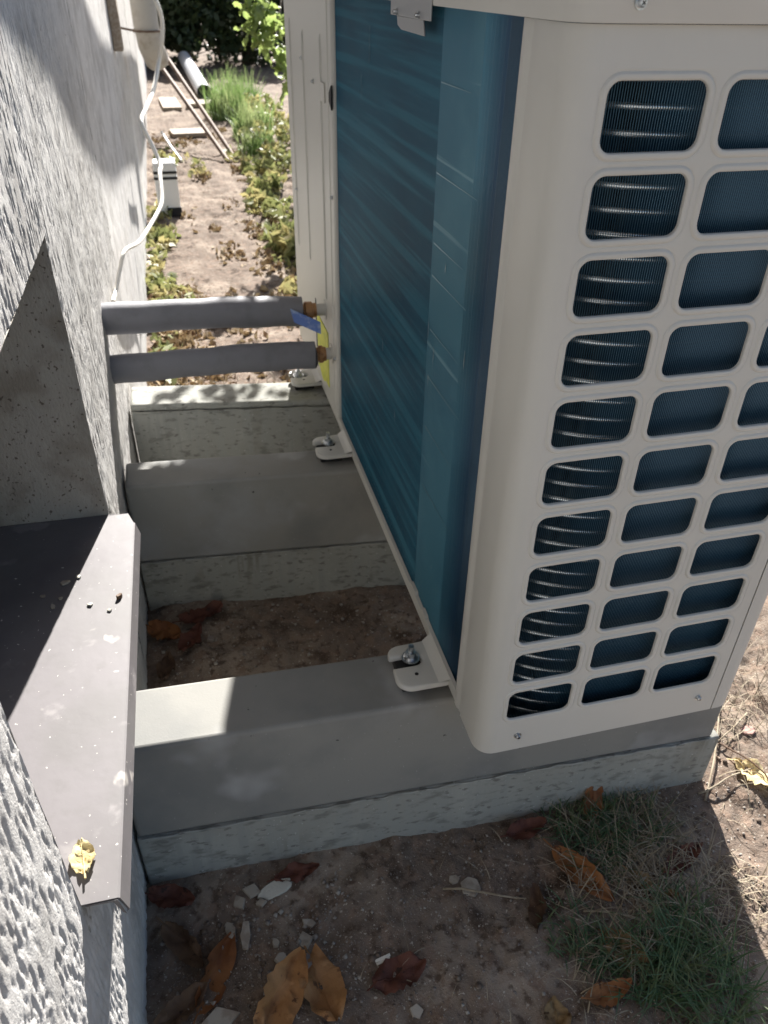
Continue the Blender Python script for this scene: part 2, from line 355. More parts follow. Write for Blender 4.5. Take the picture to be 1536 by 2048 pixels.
n=len(pp)
for k in range(len(zs)-1):
    for i in range(n-1): fs.append((k*n+i,k*n+i+1,(k+1)*n+i+1,(k+1)*n+i))
m.add(vs,fs)
XS=5.115
m.add([(xl,0,z_lo),(XS,0,z_lo),(XS,0,zb_),(xr,0,zb_),(xl,0,zb_)],[(0,1,2,3,4)])
m.add([(xr,0,zb_),(XS,0,zb_),(XS,0,zt_),(xr,0,zt_)],[(0,1,2,3)])
m.add([(xl,0,zt_),(xr,0,zt_),(XS,0,zt_),(XS,0,PZ1),(xl,0,PZ1)],[(0,1,2,3,4)])
m.add([(XS,0,z_lo),(XS,.3,z_lo),(XS,.3,PZ1),(XS,0,PZ1)],[(0,1,2,3)])
m.add([(xl,0,z_lo),(XS,0,z_lo),(XS,.25,z_lo),(xl,.25,z_lo)],[(0,1,2,3)])
import bmesh
gp=m.build('grille_panel',CREAM,hp)
bm=bmesh.new(); bm.from_mesh(gp.data); bmesh.ops.remove_doubles(bm,verts=bm.verts,dist=1e-6); bmesh.ops.recalc_face_normals(bm,faces=bm.faces); bm.to_mesh(gp.data); bm.free()
gp.data.polygons.foreach_set('use_smooth',[True]*len(gp.data.polygons)); gp.data.set_sharp_from_angle(angle=math.radians(50))
# front casing strip right of the seam and the fan side
m=MB(); p=[(5.145,.02),(5.145,0.)]
for k in range(8): a=-math.pi/2+math.pi/2*k/7; p.append((5.30+.36*math.cos(a),.36+.36*math.sin(a)))
p+=[(5.66,22.6),(5.5,22.67)]
vs=[(x,y,z) for z in (-.02,PZ1) for x,y in p]; n=len(p)
m.add(vs,[(i,i+1,n+i+1,n+i) for i in range(n-1)]); m.build('front_casing',CREAM,hp,smooth=50)
m=MB(); m.box(5.12,5.14,.05,.2,0,PZ1-.01); m.build('seam_gasket',DARKIN,hp)
# lid
m=MB(); vs=[];fs=[]; lp=[]
x0,x1,y0,y1,r=-.16,5.78,-.075,22.75,.42
for cx,cy,a0 in ((x1-r,y1-r,0),(x0+r,y1-r,90),(x0+r,y0+r,180),(x1-r,y0+r,270)):
    for k in range(8): a=math.radians(a0+90*k/7); lp.append((cx,cy,r,a))
zz=[(PZ1+.02,.035),(PZ1+.01,.0),(PZ1+.03,-.01),(13.9,-.01),(14.2,.12),(14.25,.4)]
for z,ins in zz:
    for cx,cy,rr,a in lp: vs.append((cx+(rr-ins)*math.cos(a),cy+(rr-ins)*math.sin(a),z))
n=len(lp)
for k in range(len(zz)-1):
    for i in range(n): fs.append((k*n+i,k*n+(i+1)%n,(k+1)*n+(i+1)%n,(k+1)*n+i))
fs.append(tuple((len(zz)-1)*n+i for i in range(n))); fs.append(tuple(range(n)))
m.add(vs,fs); m.build('lid',CREAM,hp,smooth=40)
# coil: fin pack bent round the corner
def coil_path(s_,off):
    """point and outward normal on the coil front, s from far end along wall side then along the grille side"""
    A=14.05-2.30; Rr=2.03; arc=Rr*math.pi/2
    if s_<A: return (.06+off,14.05-s_,-1.,0.)
    if s_<A+arc:
        a=math.pi+(s_-A)/Rr; cx,cy=.06+Rr,2.30; return (cx+(Rr-off)*math.cos(a),cy+(Rr-off)*math.sin(a),math.cos(a),math.sin(a))
    return (.06+Rr+(s_-A-arc),2.30-Rr+off,0.,-1.)
TOT=11.75+2.03*math.pi/2+3.0
def fins(s0,s1,pitch,mt,th=.0042,p2=None):
    V=[];F=[]; s_=s0-pitch
    while True:
        s_+=pitch+((p2 or pitch)-pitch)*(s_-s0)/(s1-s0)
        if s_>=s1: break
        a=coil_path(s_,0); b=coil_path(s_,.30)
        tx,ty=-a[3],a[2]
        q=[(a[0]+tx*th,a[1]+ty*th),(b[0]+tx*th,b[1]+ty*th),(b[0]-tx*th,b[1]-ty*th),(a[0]-tx*th,a[1]-ty*th)]
        o=len(V)
        for z in (.02,PZ1+.3):
            for p_ in q: V.append((p_[0],p_[1],z))
        F+=[(o,o+1,o+5,o+4),(o+2,o+3,o+7,o+6),(o+3,o,o+4,o+7)]
    ob=npmesh('fin_pack',V,F,mt,parent=hp,mi=[0,0,1]*(len(F)//3) if isinstance(mt,list) else None); ob['kind']='stuff'
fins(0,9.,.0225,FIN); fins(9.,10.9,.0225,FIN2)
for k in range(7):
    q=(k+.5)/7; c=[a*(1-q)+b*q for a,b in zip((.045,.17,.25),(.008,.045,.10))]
    fins(10.9+k*.136,10.9+(k+1)*.136,.0225+.009*q,mat('fin_painted_fade',c,.30,.55,spec=.6),.0038)  # stepped fin colours paint the fade into shade towards the bend
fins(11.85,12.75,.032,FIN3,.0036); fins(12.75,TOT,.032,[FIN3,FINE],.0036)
# a few bent fins that catch the light
for (y,z,h) in ((5.0,6.6,.55),(4.6,6.2,.5),(4.85,5.7,.3),(11.0,10.2,.5),(10.2,11.0,.7),(12.4,4.2,1.2),(9.1,2.6,.25),(3.9,1.6,.12),(8.6,4.9,.4),(7.3,3.6,.35),(2.9,6.9,.4),(4.2,8.2,.2)):
    m=MB(); m.add([(.052,y,z),(.052,y+.012,z+h*.5),(.052,y+.004,z+h),(.046,y-.014,z+h),(.046,y-.022,z+h*.5),(.046,y-.014,z)],[(0,1,2,3,4,5)]); m.build('bent_fin',ZINC,hp)
TUBE_GLINT=mat('painted_tube_glint',(.16,.30,.36),.4,.4)
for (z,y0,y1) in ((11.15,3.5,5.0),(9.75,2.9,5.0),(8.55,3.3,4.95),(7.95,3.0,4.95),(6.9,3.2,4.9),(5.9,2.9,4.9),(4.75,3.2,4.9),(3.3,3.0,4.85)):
    m=MB(); m.add([(.053,y0,z+.004),(.053,y1,z-.012),(.053,y1,z+.012),(.053,y0,z+.008)],[(0,1,2,3)]); m.build('tube_glint',TUBE_GLINT,hp)  # pale slivers painted in as reflected lines of the tubes
# coil tubes, each a part
tz=np.arange(.35,12.3,.305); base=None
for k,z in enumerate(tz):
    if base is None:
        m=MB(); m.tube([(coil_path(s_,.078)[0],coil_path(s_,.078)[1],z) for s_ in [0,6,12]+list(np.linspace(11.75,11.75+2.03*math.pi/2,14))+[TOT-.3]],.052,8)
        base=m.build('coil_tube',TUBE,hp,smooth=60)
    else:
        o=base.copy(); col.objects.link(o); o.parent=hp; o.location=(0,0,(z-tz[0])*S)
m=MB(); 
bp=[(coil_path(s_,.34)[0],coil_path(s_,.34)[1]) for s_ in [0]+list(np.linspace(11.75,11.75+2.03*math.pi/2,10))+[TOT]]
n=len(bp); m.add([(x,y,z) for z in (0,PZ1+.3) for x,y in bp],[(i,i+1,n+i+1,n+i) for i in range(n-1)]); m.build('coil_backing',DARKIN,hp,smooth=40)
# back service panel on the far half
m=MB(); m.box(-.05,.3,14.12,22.67,-.02,PZ1+.02); sp=m.build('service_panel',CREAM2,hp,smooth=40,bevel=.10,seg=3)
m=MB()
for y,za,zb in ((21.4,11.4,3.9),(18.75,11.2,4.1),(15.7,11.25,3.7)):
    m.tube([(-.035,y,za),(-.045,y,za-.15),(-.045,y,zb+.15),(-.035,y,zb)],[.02,.055,.055,.02],8)
m.tube([(-.03,14.62,12.1),(-.03,14.62,.3)],.05,8)
m.build('pressed_rib',CREAM2,sp,smooth=60)
def screw(p,n_,parent,r=.075,name='screw'):
    n_=Vector(n_).normalized(); t1=n_.orthogonal().normalized(); t2=n_.cross(t1); p=Vector(p); m=MB()
    m.tube([p,p+n_*.02],r*1.45,16); m.tube([p+n_*.02,p+n_*.055,p+n_*.075],[r,r,r*.7],12)
    o=m.build(name,ZINC,parent,smooth=40)
    m=MB(); m.obox(p+n_*.074,t1*r*.5,t2*r*.1,n_*.004); m.obox(p+n_*.0745,t1*r*.1,t2*r*.5,n_*.004); m.build('cross_slot',DARKIN,o)
for p in ((.70,-.001,.40),(4.70,-.001,.45)): screw(p,(0,-1,0),gp,.05)
screw((.56,-.086,12.40),(0,-1,0),hp,.05)
for p in ((-.052,19.0,10.4),(-.052,17.0,9.95),(-.052,21.3,6.0),(-.052,14.35,7.25),(-.052,14.4,2.2)): screw(p,(-1,0,0),sp,.05)
m=MB(); m.box(-.10,-.05,15.1,15.65,9.6,10.1); m.build('latch_tab',CREAM2,sp,bevel=.03)
m=MB(); m.prism([(14.10,9.55),(14.42,9.75),(14.40,9.95),(14.10,10.15)],0,-.085,-.04); m.build('cable_notch',BLACK,sp)
# base tray edge
m=MB(); poly=[(1.42,-.16)]
poly+=[(14.2,-.16),(14.2,.15),(5.20,.15),(5.14,.24),(4.72,.26),(4.66,.17),(4.2,.15),(4.14,.24),(3.86,.22),(3.8,.15),(1.42,.15)]
m.prism(poly,0,-.03,.05); m.build('tray_edge',CREAM,hp,smooth=40)
m=MB(); m.box(-.02,.0,14.2,22.6,-.16,-.02); m.box(.02,5.6,.35,22.6,-.15,-.03); m.build('base_tray',CREAM,hp)
# mounting feet
def foot(x0,yc,label_first=None):
    """foot plate with slot"""
    hw=.66; pts=[]
    def arc(cx,cy,r,a0,a1,n=6): return [(cx+r*math.cos(math.radians(a0+(a1-a0)*k/n)),cy+r*math.sin(math.radians(a0+(a1-a0)*k/n))) for k in range(n+1)]
    xl_=-1.14
    pts+=[(.02,yc-hw)]+arc(xl_+.34,yc-hw+.34,.34,270,180)+[(xl_+.02,yc-.02)]+arc(xl_+.55,yc+.14,.16,270,450)[::1]
    pts+=[(xl_+.02,yc+.30)]+arc(xl_+.30,yc+hw-.30,.30,180,90)+[(.02,yc+hw)]
    return pts
def make_foot(yc):
    f=MB(); P=foot(0,yc); n=len(P)
    def ins(d,z):
        c=[]
        for i in range(n):
            a=Vector(P[i-1]+(0,)) if i else Vector(P[0]+(0,)); b=Vector(P[i]+(0,)); e=Vector(P[(i+1)%n]+(0,)) if i<n-1 else b
            t=(e-a); t=t.normalized() if t.length>0 else Vector((1,0,0)); nn=Vector((-t.y,t.x,0))
            c.append((b.x-nn.x*d if 0<i<n-1 else b.x, b.y-nn.y*d if 0<i<n-1 else b.y+(.0),z))
        return c
    vs=ins(0,-.13)+ins(0,-.04)+ins(.035,-.005)+ins(.06,0.)
    fs=[(k*n+i,k*n+i+1,(k+1)*n+i+1,(k+1)*n+i) for k in range(3) for i in range(n-1)]
    fs.append(tuple(3*n+i for i in range(n))); f.add(vs,fs)
    # bend up to the tray edge
    f.add([(-.26,yc-.66,.002),(-.26,yc+.66,.002),(-.06,yc+.74,.10),(-.035,yc+.80,.15),(-.035,yc-.72,.15),(-.06,yc-.70,.10)],[(0,1,2,5),(5,2,3,4)])
    ft=f.build('mounting_foot',CREAM,hp,smooth=45)
    h=MB(); h.tube([(-.66,yc-.30,.001),(-.66,yc-.30,.006)],.045,10); h.build('drain_hole',DARKIN,ft)
    return ft
for yc in (2.66,12.62,18.0): make_foot(yc)
# bolts and rubber pads stand on the footings
def bolt(x,y,label):
    t=thing('anchor_bolt',label,'bolt',(x,y,-.35),'anchor bolts holding the feet')
    m=MB(); m.tube([(x,y,.0),(x,y,.035)],.205,24); m.build('washer',ZINC,t,smooth=40)
    m=MB(); m.tube([(x,y,.035),(x,y,.06),(x,y,.10)],[.17,.17,.13],20); m.tube([(x,y,.09),(x,y,.20)],.125,6); m.build('nut',ZINC,t,smooth=30)
    m=MB(); pts=[];rs=[]
    for k in range(36): pts.append((x,y,-.36+.021*k)); rs.append(.066 if k%2 else .057)
    m.tube(pts,rs,12); m.build('threaded_rod',ZINC,t,smooth=60)
bolt(-.66,2.86,'zinc nut, washer and threaded rod on the nearest foot plate')
bolt(-.66,12.80,'zinc nut and rod on the second foot plate, above the middle beam')
bolt(-.80,18.1,'zinc nut and rod on the farthest foot plate, below the pipes')
for yc,lb in ((2.66,'black rubber pad squeezed under the nearest foot plate'),(12.62,'black rubber pad under the second foot plate'),(18.0,'black rubber block under the farthest foot plate')):
    m=MB(); m.box(-1.02,-.3,yc-.45,yc+.45,-.352,-.125); tag(m.build('rubber_pad',BLACK,bevel=.04),lb,'rubber pad','rubber pads under the feet')
# coil guard clip hanging from the lid
m=MB(); m.box(-.20,-.17,4.95,7.45,12.0,12.7); m.prism([(5.35,12.0),(7.0,12.0),(6.95,11.86),(6.7,11.80),(5.25,11.78)],0,-.20,-.17); ck=m.build('bracket_plate',DULL,hp,bevel=.01)
for y in (5.6,7.0): screw((-.2,y,12.06),(-1,0,0),ck,.035)
# pipe fittings, slot and yellow label on the service panel
m=MB(); m.box(-.062,-.045,17.9,18.05,.4,3.0); m.build('recess_slot',DARKIN,sp)
m=MB(); vs=[];n=20
for k in range(n): a=2*math.pi*k/n; vs.append((-.075,16.75+.95*math.cos(a),1.35+.95*math.sin(a)))
m.add(vs,[tuple(range(n))]); m.box(-.072,-.05,15.6,17.7,.6,2.6); m.build('yellow_sticker',YEL,sp)
m=MB(); m.box(-.11,-.05,17.05,17.1,1.5,1.55); 
m=MB(); m.tube([(-1.0,16.15,3.25),(-.75,16.15,3.25),(-.74,16.15,3.25),(-.5,16.15,3.25),(-.48,16.15,3.25),(-.36,16.15,3.25)],[.23,.23,.30,.30,.24,.24],14); m.build('brass_connector',BRASS,hp,smooth=40)
m=MB(); m.tube([(-.7,15.1,2.1),(-.5,15.1,2.1),(-.49,15.1,2.1),(-.36,15.1,2.1),(-.35,15.1,2.1),(-.26,15.1,2.1)],[.23,.23,.29,.29,.24,.24],14); m.build('brass_connector',BRASS,hp,smooth=40)
for y,z,x in ((16.15,3.25,-.36),(15.1,2.1,-.26)):
    m=MB(); m.tube([(x-.02,y,z),(0,y,z)],.2,14); m.tube([(-.07,y,z),(-.05,y,z)],.34,16); m.build('pipe_stub',CREAM2,hp,smooth=40)
# thin black cavity under and inside so that no light leaks
m=MB(); m.box(.5,5.1,.9,22.5,.0,PZ1+.1); m.build('cabinet_core',DARKIN,hp)

# insulated pipes
def lag(label,p0,p1,r):
    t=thing('insulated_pipe',label,'pipe',p0,'grey insulated pipes between wall and unit')
    a=Vector(p0);b=Vector(p1);pts=[];rs=[]
    for k in range(34):
        q=k/33; w=.03*math.sin(q*7+r*20); pts.append(a.lerp(b,q)+Vector((0,w,.05*math.sin(q*3.1)+.012*math.sin(q*23)))); rs.append(r*(1+.025*math.sin(q*11)+random.uniform(-.012,.012)))
    pts.append(pts[-1]+Vector((.012,0,0))); rs.append(r*.93); pts.append(pts[-1]-Vector((.05,0,0))); rs.append(r*.6)
    m=MB(); m.tube(pts,rs,28,caps=True); m.build('insulation',LAG,t,smooth=50)
    m=MB(); m.tube([a+Vector((0,0,0)),a+Vector((.02,0,0))],r*1.10,20); m.build('wall_seal',LAG,t,smooth=50)
lag('upper grey foam lagged pipe, sun on its top, next to the blue tag',(-7.3,16.35,3.38),(-.86,16.15,3.25),.50)
lag('lower grey foam lagged pipe, in shade, above the farthest beam',(-7.3,15.65,1.93),(-.62,15.1,2.1),.46)
m=MB(); m.add([(-1.3,15.58,3.55),(-1.2,15.5,3.12),(-.35,15.3,2.72),(-.35,15.35,3.10)],[(0,1,2,3)]); m.add([(-1.3,15.60,3.57),(-1.2,15.52,3.14),(-.35,15.32,2.74),(-.35,15.37,3.12)],[(3,2,1,0)]); m.add([(-1.3,15.58,3.55),(-1.3,15.60,3.57),(-.35,15.37,3.12),(-.35,15.35,3.10)],[(0,1,2,3)])
tag(m.build('tape_tag',BLUE),'small blue plastic tag stuck on the end of the upper pipe','tag')

# ---------------------------------------------------------------- leaves, chips, pebbles
def leaf_mesh(L,Wd,curl,fold,jag,seed,wave=.08):
    r=np.random.default_rng(seed); nu,nv=15,7; V=[];Fq=[]
    for i in range(nu):
        u=i/(nu-1); w=Wd*.5*(math.sin(math.pi*min(1,u*.93+.04))**.75)*(1-.25*u)
        e=1+jag*(r.uniform(-1,1) if i%2 else .6)
        for j in range(nv):
            v=(j/(nv-1)-.5)*2; x=(u-.5)*L; y=v*w*(e if abs(v)>.9 else 1)
            z=fold*abs(v)*w+curl*L*((u-.5)**2)*4*.5+wave*Wd*math.sin(u*9+v*2+seed)*(.3+abs(v))+.05*Wd*r.uniform(-1,1)+.07*Wd*math.sin(u*40)*abs(v)+.10*Wd*math.sin(u*14+seed)*math.cos(v*4+seed)
            V.append((x,y,z))
    for i in range(nu-1):
        for j in range(nv-1): a=i*nv+j; Fq.append((a,a+1,a+nv+1,a+nv))
    return V,Fq
def place_leaf(x,y,L,Wd,ang,mt,label,curl=.25,fold=.35,tilt=0.,roll=0.,z=None,seed=0,jag=.10,dz=.02,group='fallen dry leaves'):
    V,Fq=leaf_mesh(L,Wd,curl,fold,jag,seed)
    R_=Matrix.Rotation(math.radians(ang),3,'Z')@Matrix.Rotation(math.radians(tilt),3,'Y')@Matrix.Rotation(math.radians(roll),3,'X')
    V=[R_@Vector(v) for v in V]; mn=min(v.z for v in V); z0=(gz(x,y) if z is None else z)+dz-mn-.02
    t=thing('fallen_leaf',label,'leaf',(x,y,z0+mn),group)
    m=MB(); m.add([v+Vector((x,y,z0)) for v in V],Fq); o=m.build('leaf_blade',mt,t,smooth=180,fixn=False)
    m=MB(); pts=[V[i*7+3]+Vector((x,y,z0+.012)) for i in range(15)]; e=(pts[0]-pts[1]).normalized(); pts=[pts[0]+e*L*.18+Vector((0,0,.02))]+pts
    m.tube(pts,[.018]+[.02*(1-i/17) for i in range(15)],5); m.build('leaf_vein',mt,t,smooth=60)
    return t
LV=[
(4.05,1.50,1.25,.62,62,L_OR,'orange leaf with dark tip standing on edge against the near beam',.2,.3,-50,20),
(2.1,1.2,1.15,.55,8,L_RU,'rusty crumpled leaf lying at the foot of the near beam',.3,.8,0,10),
(2.97,-.27,1.75,.72,-62,L_OR,'long orange curled leaf on the dirt beside the dead grass',.12,.9,0,25),
(1.67,-.75,1.05,.5,70,L_BR,'dark brown twisted leaf just left of the long orange leaf',.4,.9,0,-35),
(5.5,-.45,1.35,.55,20,L_RU,'dark red shrivelled leaf in the grass near the sunlit dirt',.3,.9,0,15),
(4.37,-1.0,1.15,.42,-45,L_YB,'narrow tan leaf lying across dead grass',.35,.9,0,-20),
(3.1,-2.15,1.25,.78,-62,L_YB,'broad yellowish brown leaf on the green grass tuft',.1,.5,0,10),
(2.25,-2.85,1.1,.52,5,L_OR,'bright orange curled leaf near the bottom edge of the grass',.5,.5,0,0),
(1.05,-2.95,.7,.6,80,L_YB,'small mustard leaf at the bottom between soil and grass',.2,.4,0,0),
(8.85,1.2,1.35,.72,-60,L_CR,'pale cream leaf lying in full sun right of the near beam',.15,.35,0,0),
(-1.9,-1.35,1.25,.8,10,L_RU,'dark red flat leaf on bare soil, alone in the middle foreground',.15,.25,0,0),
(-4.5,-1.15,1.8,1.0,52,L_TAN,'large orange folded leaf at the bottom, left of its pair',.2,1.1,-12,28),
(-3.6,-1.35,1.6,1.05,-78,L_TAN,'large orange broad leaf at the bottom, right of the folded one',.25,.5,-8,-10),
(-5.85,-.35,1.7,.7,62,L_OR,'orange brown rolled leaf near the wall foot',.2,1.1,0,35),
(-6.45,-1.0,1.2,.6,30,L_BR,'brown curled leaf in the bottom left corner by the wall',.5,.9,0,0),
(-6.3,.35,1.4,.6,-55,L_BR,'dull brown curled leaf in deep shade under the sill',.4,1.,0,25),
(-6.6,1.45,1.1,.6,-20,L_RU,'dark reddish leaf against the near beam, closest to the wall',.3,.8,0,10),
(-3.7,1.38,1.1,.5,5,L_RU,'flat maroon leaf at the foot of the near beam above the chips',.1,.3,0,0),
(-5.4,11.0,1.5,.8,20,L_RU,'reddish leaf lying between the beams, the one farthest from the wall',.3,.5,0,0),
(-5.8,9.9,1.3,.7,60,L_RU,'rust leaf between the beams, in the middle of three',.4,.6,0,0),
(-6.6,10.6,1.2,.8,-30,L_OR,'orange brown leaf between the beams, tight against the wall',.3,.5,0,15),
(-6.6,8.9,1.1,.6,80,L_BR,'dark brown leaf between the beams, nearest to the sill end',.3,.5,0,0),
]
for i,(x,y,L,Wd,a,mt,lb,cu,fo,ti,ro) in enumerate(LV):
    place_leaf(x,y,L,Wd,a,mt,lb,cu,fo,ti,ro,seed=i*3+1)
place_leaf(-7.22,-1.1,.62,.42,100,L_YE,'pale yellow leaf with brown tip lying on the sunlit sill',.12,.3,z=1.02,seed=77,dz=.01,group=None)
# rounder cluster of crumbs on the sill
def chip(name,x,y,z,pts,th,mt,label,group,cat='plaster chip',tilt=(0,0)):
    m=MB(); n=len(pts); R_=Matrix.Rotation(tilt[0],3,'X')@Matrix.Rotation(tilt[1],3,'Y')
    top=[R_@Vector((px_,py_,th+random.uniform(-.01,.02))) for px_,py_ in pts]; bot=[R_@Vector((px_*1.04,py_*1.04,0)) for px_,py_ in pts]
    mn=min(v.z for v in top+bot)
    vs=[v+Vector((x,y,z-mn-.015)) for v in top+bot]
    m.add(vs,[tuple(range(n)),tuple(range(n,2*n))]+[(i,(i+1)%n,n+(i+1)%n,n+i) for i in range(n)])
    return tag(m.build(name,mt,bevel=.012),label,cat,group)
def blob(w,h,ang,n=7,jit=.18):
    a0=math.radians(ang); o=[]
    for k in range(n):
        a=2*math.pi*k/n; r=1+random.uniform(-jit,jit); x=w/2*r*math.cos(a);y=h/2*r*math.sin(a); o.append((x*math.cos(a0)-y*math.sin(a0),x*math.sin(a0)+y*math.cos(a0)))
    return o
CH=[(-4.31,1.12,.85,.34,10,CHIPW,'white ragged plaster flake at the foot of the near beam',13),
(-4.8,1.18,.34,.44,70,CHIPM,'beige triangular chip touching the left end of the white flake',4),
(-5.1,1.0,.30,.42,20,CHIPM,'beige wedge chip, leftmost of the row below the beam',4),
(-4.62,.86,.26,.22,0,CHIPM,'small beige square chip just under the white flake',4),
(-3.77,-.12,.40,.40,5,CHIPM,'square grey chip, largest of the ones on the gravel',4),
(-3.62,.24,.36,.18,-15,CHIPM,'narrow pale chip just above the square grey chip',5),
(-3.80,-.66,.36,.34,20,STONE,'rounded grey stone above the large orange leaves',7),
(-5.36,.42,.24,.42,10,CHIPM,'oval beige chip on the left side of the gravel',7),
(-5.05,.22,.22,.58,-8,CHIPM,'long grey chip right of the oval beige one',6),
(-4.42,-.05,.18,.22,0,CHIPM,'small pale chip in the middle of the gravel',6),
(-4.36,-.42,.26,.26,0,STONE,'purplish grey stone left of the rounded stone',6),
(.28,.18,.48,.50,30,CHIPM,'large beige chip alone on the soil in front of the beam',6),
(-.06,.42,.28,.22,0,CHIPM,'small beige chip touching the large lone chip',6),
(-1.75,-2.1,.28,.30,0,CHIPM,'small dusty chip at the bottom centre of the soil',5),
(-5.75,-1.35,.85,.5,8,CHIPM,'beige brick shaped piece at the bottom left among orange leaves',4),
(-5.2,9.9,.25,.22,0,STONE,'small grey stone between the beams beside a red leaf',6),
(9.6,2.6,.42,.32,0,mat('pink_stone',(.34,.20,.17),.8),'pinkish pebble right of the near beam',8)]
for x,y,w,h,a,mt,lb,n in CH: chip('plaster_chip',x,y,gz(x,y),blob(w,h,a,n,.20 if n!=4 else .10),.07 if mt is not STONE else .16,mt,lb,'chips and stones on the soil','chip',tilt=(random.uniform(-.2,.2),random.uniform(-.2,.2)))
m=MB(); m.tube([(-2.35,-.95,gz(-2.2,-.95)+.03),(-2.0,-.90,gz(-2,-.9)+.05)],.035,6); m.tube([(-2.33,-1.02,gz(-2.2,-.95)+.03),(-2.02,-.95,gz(-2,-.9)+.04)],.03,6); tag(m.build('wood_splinter',WIRE,smooth=50),'short white split splinter lying on bare soil','splinter')
SG=[(-6.85,5.2,.18,.10,40,L_BR,'dark crumbly clump near the sunlit edge of the sill'),(-7.05,4.82,.10,.09,0,CHIPW,'pale crumb nearest to the dark clump on the sill'),(-7.47,5.1,.13,.10,0,CHIPW,'white crumb with flat top in the sunlit part of the sill'),
(-7.78,6.14,.11,.12,0,CHIPW,'white crumb on the shadow line of the sill'),(-8.04,6.0,.26,.18,10,CHIPM,'flat grey flake on the shaded part of the sill'),(-8.48,5.6,.12,.10,0,CHIPM,'tiny shaded crumb farthest left on the sill'),(-8.24,5.2,.12,.14,0,CHIPM,'round pale flake in the shaded part of the sill'),(-8.1,5.45,.10,.10,0,CHIPM,'small shaded crumb below the flat grey flake')]
for x,y,w,h,a,mt,lb in SG: chip('sill_crumb',x,y,1.02+(-7-x)*.016,blob(w,h,a,6,.3),.04 if mt is not L_BR else .09,mt,lb,'crumbs on the sill','crumb')

def scatter_rocks(name,cx,cy,rmin,rmax,n,mt,seed,mask=None):
    r=np.random.default_rng(seed); V=[];F=[]
    base=np.array([(1,0,0),(-1,0,0),(0,1,0),(0,-1,0),(0,0,1),(0,0,-1)],float); fb=[(0,2,4),(2,1,4),(1,3,4),(3,0,4),(2,0,5),(1,2,5),(3,1,5),(0,3,5)]
    x=r.uniform(*cx,n);y=r.uniform(*cy,n)
    if mask is not None: k=mask(x,y,r); x=x[k];y=y[k]
    z=gh(x,y); s=rmin*(rmax/rmin)**(r.random(len(x))**3)
    for i in range(len(x)):
        A=r.normal(0,1,(3,3)); q,_=np.linalg.qr(A); b=(base*r.uniform(.6,1.25,(6,1)))@q*np.array([1,1,.7])*s[i]+(x[i],y[i],z[i]+s[i]*.25)
        o=len(V); V+=b.tolist(); F+=[(a+o,b_+o,c+o) for a,b_,c in fb]
    ob=npmesh(name,V,F,mt); return tag(ob,kind='stuff')
o1=scatter_rocks('gravel',(-6.9,-2.6),(-3.2,1.3),.02,.085,1300,STONE,3,lambda x,y,r:(vnoise(x*1.1,y*1.1,5)>-.15)); tag(o1,'pale gravel and crumbs mixed in the soil at the left foreground','gravel')
o1=scatter_rocks('small_stones',(-3,9),(-5,1.6),.012,.06,2600,STONE,4,lambda x,y,r:vnoise(x*1.3,y*1.3,8)>-.25); tag(o1,'tiny stones and grit over the foreground soil','grit')
o1=scatter_rocks('grit_between_beams',(-7,7),(3.7,11.3),.012,.09,2400,STONE,6,lambda x,y,r:vnoise(x*1.0,y*1.0,9)>-.2); tag(o1,'grit and stone crumbs on the soil between the two near beams','grit')
o1=scatter_rocks('soil_clods',(-6,14),(-6,11),.03,.12,3200,DIRT,16,lambda x,y,r:vnoise(x*.8,y*.8,19)>-.1); tag(o1,'crumbly clods lying on the soil','clods')

def blades(name,spots,mt,label,cat,seed,wid=(.02,.04)):
    """spots: list of (x,y,rad,count,length,lean)"""
    r=np.random.default_rng(seed); V=[];F=[]
    for (cx,cy,rad,n,L,lean) in spots:
        a=r.uniform(0,2*np.pi,n);rr=rad*np.sqrt(r.random(n)); x=cx+rr*np.cos(a); y=cy+rr*np.sin(a); z=gh(x,y)
        for i in range(n):
            h=r.uniform(0,2*np.pi); l=L*r.uniform(.4,1.2); ln=np.clip(lean+r.normal(0,.25),0,1.5); w=r.uniform(*wid)
            dx,dy=np.cos(h),np.sin(h); bend=r.uniform(.2,.8); side=r.normal(0,.25); o=len(V)
            for k in range(5):
                t=k/4; ang=ln*(.5+bend*t); hx=l*t*np.sin(min(ang,1.5)); hz_=l*t*np.cos(min(ang,1.5)); ww=w*(1-t*.85)
                px_=x[i]+dx*hx-dy*side*t*t*l*.5; py_=y[i]+dy*hx+dx*side*t*t*l*.5; pz=z[i]+max(hz_,0)-.02+.03
                V+=[(px_-dy*ww/2,py_+dx*ww/2,pz),(px_+dy*ww/2,py_-dx*ww/2,pz+.004)]
            for k in range(4): F.append((o+2*k,o+2*k+1,o+2*k+3,o+2*k+2))
    return tag(npmesh(name,V,F,mt,smooth=True),label,cat,kind='stuff')
blades('green_grass',[(4.3,-3.0,1.1,360,1.3,.95),(3.3,-2.5,.8,210,1.0,1.),(4.6,-1.9,.7,150,1.0,1.),(2.2,-1.4,.8,60,.6,1.1),(3.6,1.25,1.0,260,.7,.75),(4.6,.8,1.1,300,.7,.85),(3.6,.2,.8,160,.7,.9),(2.4,-1.9,.6,150,.5,.9)],GRASS,'green grass tuft in shade in the lower right foreground','grass',21,(.028,.055))
blades('dead_grass',[(4.6,.6,1.6,420,1.1,1.35),(5.0,-1.2,1.5,240,1.2,1.4),(6.0,-1.5,1.2,90,1.1,1.4),(3.6,-1.2,1.3,200,1.1,1.4),(8.9,3.4,1.2,80,1.0,1.35),(8,.2,1.6,26,1.0,1.45),(10.,4.8,2.2,140,1.2,1.25),(2.6,-2.6,1.0,60,1.0,1.4),(12,2,2.5,150,1.2,1.3),(9,7,2.0,200,1.2,1.2),(0,-1.5,3,30,.6,1.45)],STRAW,'dry tangled straw and dead grass at the lower right','dry grass',22,(.016,.036))
